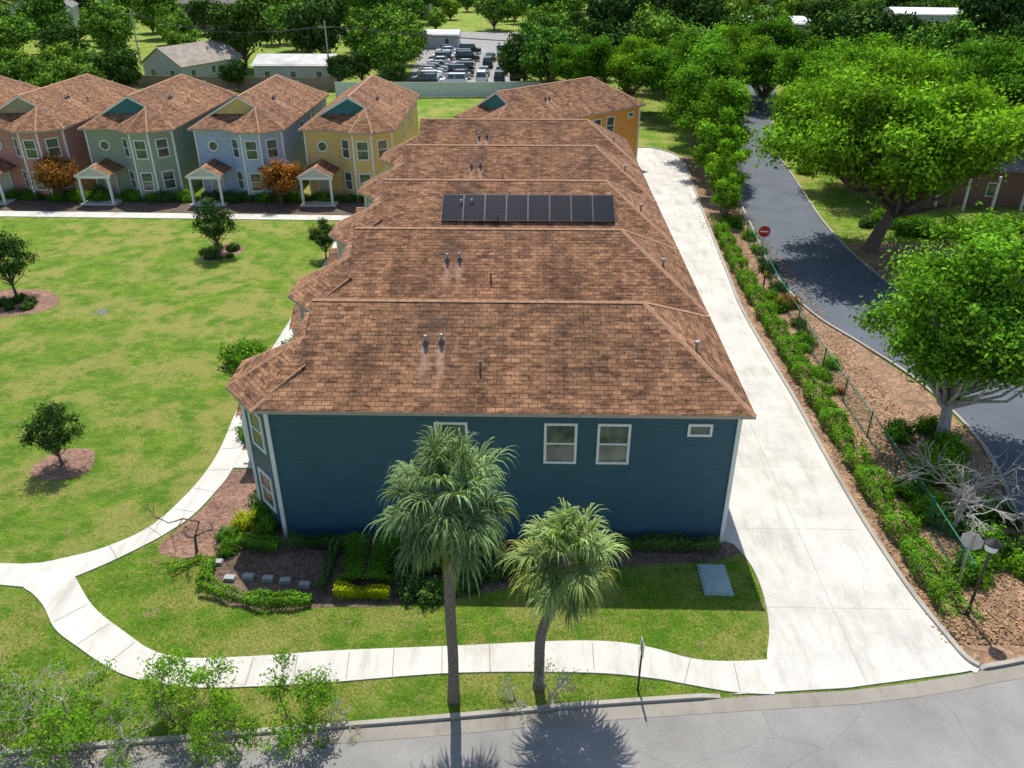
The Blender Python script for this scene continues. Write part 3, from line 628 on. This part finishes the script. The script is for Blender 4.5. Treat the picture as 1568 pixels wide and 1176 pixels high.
def inside(poly,x,y):
    P_=np.array(poly); r=np.zeros(len(x),bool); j=len(P_)-1
    for i in range(len(P_)):
        xi,yi=P_[i];xj,yj=P_[j]
        c=((yi>y)!=(yj>y))&(x<(xj-xi)*(y-yi)/(yj-yi+1e-12)+xi); r^=c; j=i
    return r
bad=inside(out+lowb+lowt+inn[1:],gx_,gy_)|inside(sR+dl,gx_,gy_)|inside([(-12.6,27),(-12.8,24),(-11.7,22.5),(-7.4,22.2),(-1.1,23.3),(4.6,24.8),(8,25.3),(8,27)],gx_,gy_)|inside([(-14,31),(-10.6,27),(-12.6,25),(-15,25.2),(-14,29)],gx_,gy_)
fy=np.array([p[1] for p in full]);fx=np.array([p[0] for p in full]); bad|=gy_<np.interp(gx_,fx,fy)+.2
bad|=(rng.random(n)<.55)&(np.sin(gx_*1.3+gy_*.7)+np.sin(gx_*.5-gy_*1.9)+.6*np.sin(gx_*3.1+gy_*2.3)>.6)
gx_=gx_[~bad];gy_=gy_[~bad]; n=len(gx_)
aa=rng.uniform(0,6.28,n); hh=rng.uniform(.03,.08,n); w2=.012
dx=np.cos(aa)*w2;dy=np.sin(aa)*w2; lx=rng.normal(size=n)*.03;ly=rng.normal(size=n)*.03
q=np.stack([np.stack([gx_-dx,gy_-dy,0*gx_],1),np.stack([gx_+dx,gy_+dy,0*gx_],1),np.stack([gx_+dx*.3+lx,gy_+dy*.3+ly,hh],1),np.stack([gx_-dx*.3+lx,gy_-dy*.3+ly,hh],1)],1).reshape(-1,3)
t=rng.uniform(.6,1.4,n); dry=rng.random(n)<.3; c=np.stack([t*np.where(dry,2.1,1.15),t*np.where(dry,1.2,1.05),t*np.where(dry,2.6,.9),np.ones(n)],1); c=np.repeat(c,4,0)
obj("grass",veg_mesh("grass",MB(),[(q,c)],[M['leafb']],0))
n=11000; lx=rng.uniform(14.8,19.8,n); ly=21+rng.uniform(0,1,n)**1.5*50; lv=[]; add_leaves(lv,np.stack([lx,ly,rng.uniform(.015,.06,n)],1),.07,rng,np.tile([0,0,1.],(n,1)))
M['dead']=m_leaf("dead_leaf",(.42,.27,.16),0); obj("fallen_leaves",veg_mesh("fallen_leaves",MB(),lv,[M['dead']],0))

dt=empty("distant_trees"); rr=random.Random(3)
y=150.
while y<350:
    sp_=8.5+y*.02; x=-.66*y-15
    while x<.66*y+15:
        xx=x+rr.uniform(-3,3);yy=y+rr.uniform(-3,3); ok=True
        if -30<xx<4 and yy<222: ok=False
        if -75<xx<-30 and yy<158: ok=False
        if 28<xx<52 and 120<yy<180 and abs(xx-(31+(yy-126)*.22+2.5))<7: ok=False
        if rr.random()<.18: ok=False
        if ok:
            s=rr.uniform(.6,1.3); obj("tree",rr.choice([b1,b1,b2,b3,b3]),(xx,yy,-.8),rr.random()*6.28,(s,s,s*rr.uniform(.85,1.2)),dt)
        x+=sp_
    y+=sp_
for i in range(26): obj("tree",rr.choice([b1,b2,b3]),(-62-i*3.1,rr.uniform(118,150),-1),rr.random()*6,rr.uniform(.6,1),dt)
for i in range(22): obj("tree",rr.choice([b1,b2,b3]),(rr.uniform(58,100),rr.uniform(60,150),-.5),rr.random()*6,rr.uniform(.9,1.2),dt)
for x,y,s in ((-31,139,.5),(-28,141,.55),(-24,142,.8),(-22.5,150,.9),(-24,158,1),(-26,168,1.1),(-29,176,1),(2,148,.9),(2,160,1),(3,175,1.1),(-21.5,136,.45),(-47,136,.45)): obj("tree",b2 if s<.7 else b1,(x,y,-.3),x,s,dt)

# ------------------------------------------------------------------ far buildings
def gable_house(name,x,y,rz,w_,d,h,rh,wall,roofm):
    e=empty(name,(x,y,0),rz); a=MB()
    for p,q in (((-w_/2,0),(w_/2,0)),((w_/2,0),(w_/2,d)),((w_/2,d),(-w_/2,d)),((-w_/2,d),(-w_/2,0))): a.face([(*p,0),(*q,0),(*q,h),(*p,h)])
    for yy in (0,d): a.face([(-w_/2,yy,h),(w_/2,yy,h),(0,yy,h+rh)])
    obj("walls",a.mesh("walls",[wall]),parent=e); r=MB()
    for s in (1,-1): r.face([(0,-.4,h+rh+.05),(s*(w_/2+.4),-.4,h-.15),(s*(w_/2+.4),d+.4,h-.15),(0,d+.4,h+rh+.05)])
    obj("roof",r.mesh("roof",[roofm]),parent=e); t_=MB()
    for xx in (-w_/4,w_/4): t_.box(xx-.6,xx+.6,-.06,-.01,1,2.2,0); t_.box(xx-.5,xx+.5,-.08,-.06,1.1,2.1,1)
    n_=int(d/4)
    for i in range(n_):
        for s in (1,-1):
            yy=(i+.5)*d/n_; t_.ob((s*w_/2,yy,1.6),(0,1,0),(0,0,1),(s,0,0),.55,.65,.0,.05,0); t_.ob((s*w_/2,yy,1.6),(0,1,0),(0,0,1),(s,0,0),.46,.56,.05,.06,1)
    obj("windows",t_.mesh("windows",[M['white'],M['glass']]),parent=e)
M['greyw']=m_siding("siding_grey",(.45,.46,.45)); M['darkroof']=m_plain("grey_shingle",(.2,.19,.175),.9,0,.3,1); M['tanroof']=m_plain("tan_shingle",(.34,.29,.24),.9,0,.3,1)
gable_house("grey_house",-62,144,R(-25),9,14,3.0,2.6,M['greyw'],M['tanroof'])
gable_house("workshop_building",-33,147,R(90),9,13,3.2,1.1,M['greyw'],M['metalroof'])
gable_house("carport_building",-16,196,R(90),8,14,3.0,.6,M['greyw'],M['metalroof'])
gable_house("white_building",72,190,R(85),14,26,6,.8,M['greyw'],M['white'])
gable_house("white_building",112,185,R(80),16,36,8,.6,M['greyw'],M['white'])
gable_house("brick_house",62,80,R(90),11,26,3.4,2.4,M['brickw'],M['darkroof'])
for x,y,r_ in ((-120,215,20),(-75,235,80),(40,240,95),(110,260,60),(-30,270,90),(-150,290,10),(80,300,85),(10,290,95)):
    gable_house("suburban_house",x,y,R(r_),14,22,6.5,4,M['greyw'],M['darkroof'] if x<0 else M['metalroof'])
cl=MB()
for i in range(7): cl.tube([(37+i*2.6,73.2,0),(37+i*2.6,73.2,3.1)],[.14,.12],10)
obj("porch_columns",cl.mesh("cols",[M['white']]))
def panelfence(name,path,h,mat,post=2.4):
    mb=MB()
    for a,b in zip(path[:-1],path[1:]):
        a=Vector((*a,0));b=Vector((*b,0)); l=(b-a).length; t=(b-a)/l; n_=Vector((-t.y,t.x,0)); mb.ob((a+b)/2+Vector((0,0,h/2)),t,(0,0,1),n_,l/2,h/2-.05,-.02,.02)
        mb.ob((a+b)/2+Vector((0,0,h-.02)),t,(0,0,1),n_,l/2,.05,-.05,.05)
        for i in range(int(l/post)+1): mb.ob(a+t*i*post+Vector((0,0,h/2)),t,(0,0,1),n_,.07,h/2+.06,-.07,.07)
    obj(name,mb.mesh(name,[mat]))
panelfence("vinyl_fence",[(-30,131),(-17,131),(-7,131.5),(4,131.8)],2.2,M['fencew'])
panelfence("wooden_fence",[(-70,139),(-46,137),(-31,137)],2.0,M['fencewood'])
fp_=smooth([(18.3,69.4),(17.6,58.2),(17.05,44),(17.05,36.4),(17.1,29.7),(17,26.1),(16.9,23.6)],4); fe=empty("chain_link_fence"); fm=MB(); pm=MB()
acc=9
for a,b in zip(fp_[:-1],fp_[1:]):
    fm.face([(*a,.05),(*b,.05),(*b,1.35),(*a,1.35)]); l=math.hypot(b[0]-a[0],b[1]-a[1])
    pm.tube([(*a,1.37),(*b,1.37)],[.03,.03],6,0)
    pm.tube([(*a,.08),(*b,.08)],[.02,.02],6,0); acc+=l
    if acc>2.4: acc=0; pm.tube([(*a,0),(*a,1.5)],[.04,.04],8,0)
obj("mesh_fabric",fm.mesh("fabric",[M['chain']]),parent=fe); obj("posts_rails",pm.mesh("posts",[M['green']]),parent=fe)

# ------------------------------------------------------------------ signs, lamp, utilities
def disc(mb,c,n,r,th_,mat,N=8,rot=None):
    n=Vector(n).normalized(); r_=Vector((0,0,1)).cross(n).normalized(); u=n.cross(r_); c=Vector(c); rot=math.pi/N if rot is None else rot
    P_=[c+(r_*math.cos(2*math.pi*i/N+rot)+u*math.sin(2*math.pi*i/N+rot))*r for i in range(N)]
    mb.face([p+n*th_ for p in P_],mat); mb.face([p for p in P_][::-1],mat)
    for i in range(N): mb.face([P_[i],P_[(i+1)%N],P_[(i+1)%N]+n*th_,P_[i]+n*th_],mat)
s=MB(); s.tube([(0,0.03,0),(0,0.03,2.9)],[.035,.035],8,0); s.ob((0,-.01,2.45),(1,0,0),(0,0,1),(0,-1,0),.45,.45,0,.012,1)
disc(s,(0,-.024,2.45),(0,-1,0),.43,.006,2,24); s.box(-.3,.3,-.038,-.031,2.4,2.5,1)
obj("do_not_enter_sign",s.mesh("sign",[M['metal'],M['white'],M['red']]),(17.8,59.4,0),R(-8))
s=MB(); s.tube([(0,0,0),(0,0,1.3)],[.06,.06],8,0); s.box(-.12,.12,-.08,-.062,.9,1.25,1); obj("marker_post",s.mesh("marker",[M['black'],M['yellow']]),(16.8,54.3,0))
s=MB(); s.tube([(0,0,0),(0,0,2.75)],[.04,.04],8,0); disc(s,(0,.045,2.4),(0.2,1,0),.4,.01,1); disc(s,(0,.06,2.4),(0.2,1,0),.37,.004,2)
obj("stop_sign",s.mesh("stop",[M['metal'],M['signback'],M['red']]),(16.5,23.7,0),R(180+150))
s=MB(); s.tube([(0,0,0),(0,0,.5),(0,0,3.1)],[.09,.055,.05],10,0); s.tube([(0,0,3.05),(0,0,3.12),(0,0,3.4)],[.09,.2,.24],12,1); s.tube([(0,0,3.4),(0,0,3.44),(0,0,3.6)],[.3,.28,.05],12,0)
obj("street_lamp",s.mesh("lamp",[M['black'],M['white']]),(16.35,22.4,0))
s=MB(); s.tube([(0,0,0),(0,0,2.25)],[.035,.035],8,0); s.box(-.012,.0,-.22,.22,1.7,2.25,1); obj("parking_sign",s.mesh("psign",[M['black'],M['signback']]),(3.8,18.75,0),R(6))
s=MB(); s.tube([(0,0,0),(0,0,10)],[.16,.11],10); s.box(-1.1,1.1,-.06,.06,9,9.15); pole_me=s.mesh("pole",[M['barkgrey']]); obj("utility_pole",pole_me,(-33,141,0)); obj("utility_pole",pole_me,(57,129,0))
obj("utility_pole",pole_me,(-75,165,0))
wr=MB()
for dx_ in (-.9,0,.9):
    for A,B in (((-33,141),(57,129)),((-75,165),(-33,141))):
        pts=[(A[0]+dx_+t_*(B[0]-A[0]),A[1]+t_*(B[1]-A[1]),9.2-2*math.sin(math.pi*t_)) for t_ in [i/14 for i in range(15)]]; wr.tube(pts,[.025]*15,4)
obj("power_line",wr.mesh("wire",[M['black']]))
s=MB(); s.box(-.55,.55,-.85,.85,0,.07,0); s.box(-.48,.48,-.78,.78,.07,.12,0); obj("utility_pad",s.mesh("pad",[M['padc']]),(7.4,24.05,0))
obj("utility_pad",s.mesh("pad",[M['kerb']]),(15.55,25.2,0),0,.5)
u=MB(); u.box(-.26,.26,-.17,.17,0,.1,0); u.box(-.22,.22,-.13,.13,.1,.17,0); u.box(-.24,.24,-.15,.15,.17,.19,0); um=u.mesh("ubox",[M['util']])
for x,y in ((-11.5,23.7),(-10.8,23.8),(-10,23.7),(-9.3,23.6),(-8.5,23.4),(-12.3,24.6)): obj("utility_box",um,(x,y,0),random.uniform(-.2,.2),.85)
s=MB(); s.box(-.4,.4,-.3,.3,.0,.03,0)
for i in range(6): s.box(-.35+i*.13,-.29+i*.13,-.25,.25,.03,.045,1)
obj("storm_drain",s.mesh("drain",[M['kerb'],M['black']]),(-28.4,49,0))
s=MB(); s.box(-1,1,-.7,.7,0,.15,0); s.box(-.95,.95,-.65,.65,.15,1.5,1); s.box(-1,1,-.7,.7,1.5,1.58,1); obj("transformer_box",s.mesh("tbox",[M['kerb'],M['util']]),(33.8,72.8,0))
def car_mesh(name,paint,van=False):
    mb=MB(); W=.9
    prof=[(-2.25,.35),(-2.3,.7),(-2.2,.95),(-1.6,1.02),(1.0,1.02),(2.0,.88),(2.25,.7),(2.28,.35)]
    if van: prof=[(-2.35,.35),(-2.4,.8),(-2.35,1.1),(-1.6,1.15),(1.2,1.15),(2.1,1.0),(2.3,.8),(2.35,.35)]
    n=len(prof)
    for s_ in (1,-1): mb.face([(p[0],s_*W,p[1]) for p in prof][::-s_],0)
    for i in range(n): a=prof[i];b=prof[(i+1)%n]; mb.face([(a[0],-W,a[1]),(b[0],-W,b[1]),(b[0],W,b[1]),(a[0],W,a[1])],0)
    zb=prof[3][1]; zt=1.9 if van else 1.48
    bt=(-2.2,1.25) if van else (-1.75,1.05); tp=(-2.0,.55) if van else (-1.15,.35)
    B=[(bt[0],-.84,zb),(bt[1],-.84,zb),(bt[1],.84,zb),(bt[0],.84,zb)]; T=[(tp[0],-.66,zt),(tp[1],-.66,zt),(tp[1],.66,zt),(tp[0],.66,zt)]
    for i in range(4): mb.face([B[i],B[(i+1)%4],T[(i+1)%4],T[i]],1)
    mb.box(tp[0]-.03,tp[1]+.03,-.69,.69,zt-.02,zt+.04,0)
    for x in (bt[0]*.5+tp[0]*.5,-.3,bt[1]*.5+tp[1]*.5):
        for s_ in (1,-1): mb.tube([(x,s_*.86,zb-.02),(x,s_*.68,zt)],[.05,.05],4,0)
    for x in (-1.4,1.4):
        for s_ in (1,-1): mb.tube([(x,s_*.72,.33),(x,s_*.93,.33)],[.33,.33],14,2); mb.tube([(x,s_*.9,.33),(x,s_*.945,.33)],[.18,.18],10,3)
    for s_ in (1,-1): mb.box(2.2,2.31,s_*.65-.17,s_*.65+.17,.62,.78,3); mb.box(-2.33,-2.24,s_*.68-.14,s_*.68+.14,.7,.9,4)
    return mb.mesh(name,[paint,M['glass'],M['black'],M['metal'],M['red']])
pw=m_plain("paint_white",(.75,.75,.75),.25,0,.02); pk=m_plain("paint_black",(.02,.02,.025),.2); ps=m_plain("paint_silver",(.35,.36,.38),.25,.5); pb=m_plain("paint_blue",(.04,.09,.2),.25)
cars=[car_mesh("cw",pw,True),car_mesh("ck",pk,True),car_mesh("cs",ps),car_mesh("cb",pb),car_mesh("cw2",pw)]
cr_=random.Random(4)
for y in (142,145.2,148.5,151.6,155,158,161.2,167,170.4,174,177,183,186): obj("parked_car",cr_.choice(cars),(-17.6+cr_.uniform(-.3,.3),y,.015),R(cr_.choice((4,184))+cr_.uniform(-3,3)))
for y in (142,149.4,152.5,156,163,172,175,184): obj("parked_car",cr_.choice(cars),(-12.6+cr_.uniform(-.3,.3),y+.4,.015),R(cr_.choice((2,182))+cr_.uniform(-3,3)))
for x,y in ((-8.2,146),(-5.2,146),(-8.2,154),(-5.1,154.5),(-5,163),(-8,164),(-8,173),(-5,172),(-6,184),(-2.6,150),(-2.7,160)): obj("parked_car",cars[0] if (x,y)==(-8.2,146) else cars[1] if (x,y)==(-5.2,146) else cr_.choice(cars),(x,y,.015),R(88+cr_.uniform(-3,3)))
ln=MB()
for i in range(14): ln.box(-20,-15.5,142+i*3.0-1.6,142.1+i*3.0-1.6,.012,.016)
obj("parking_markings",ln.mesh("lines",[M['white']]))
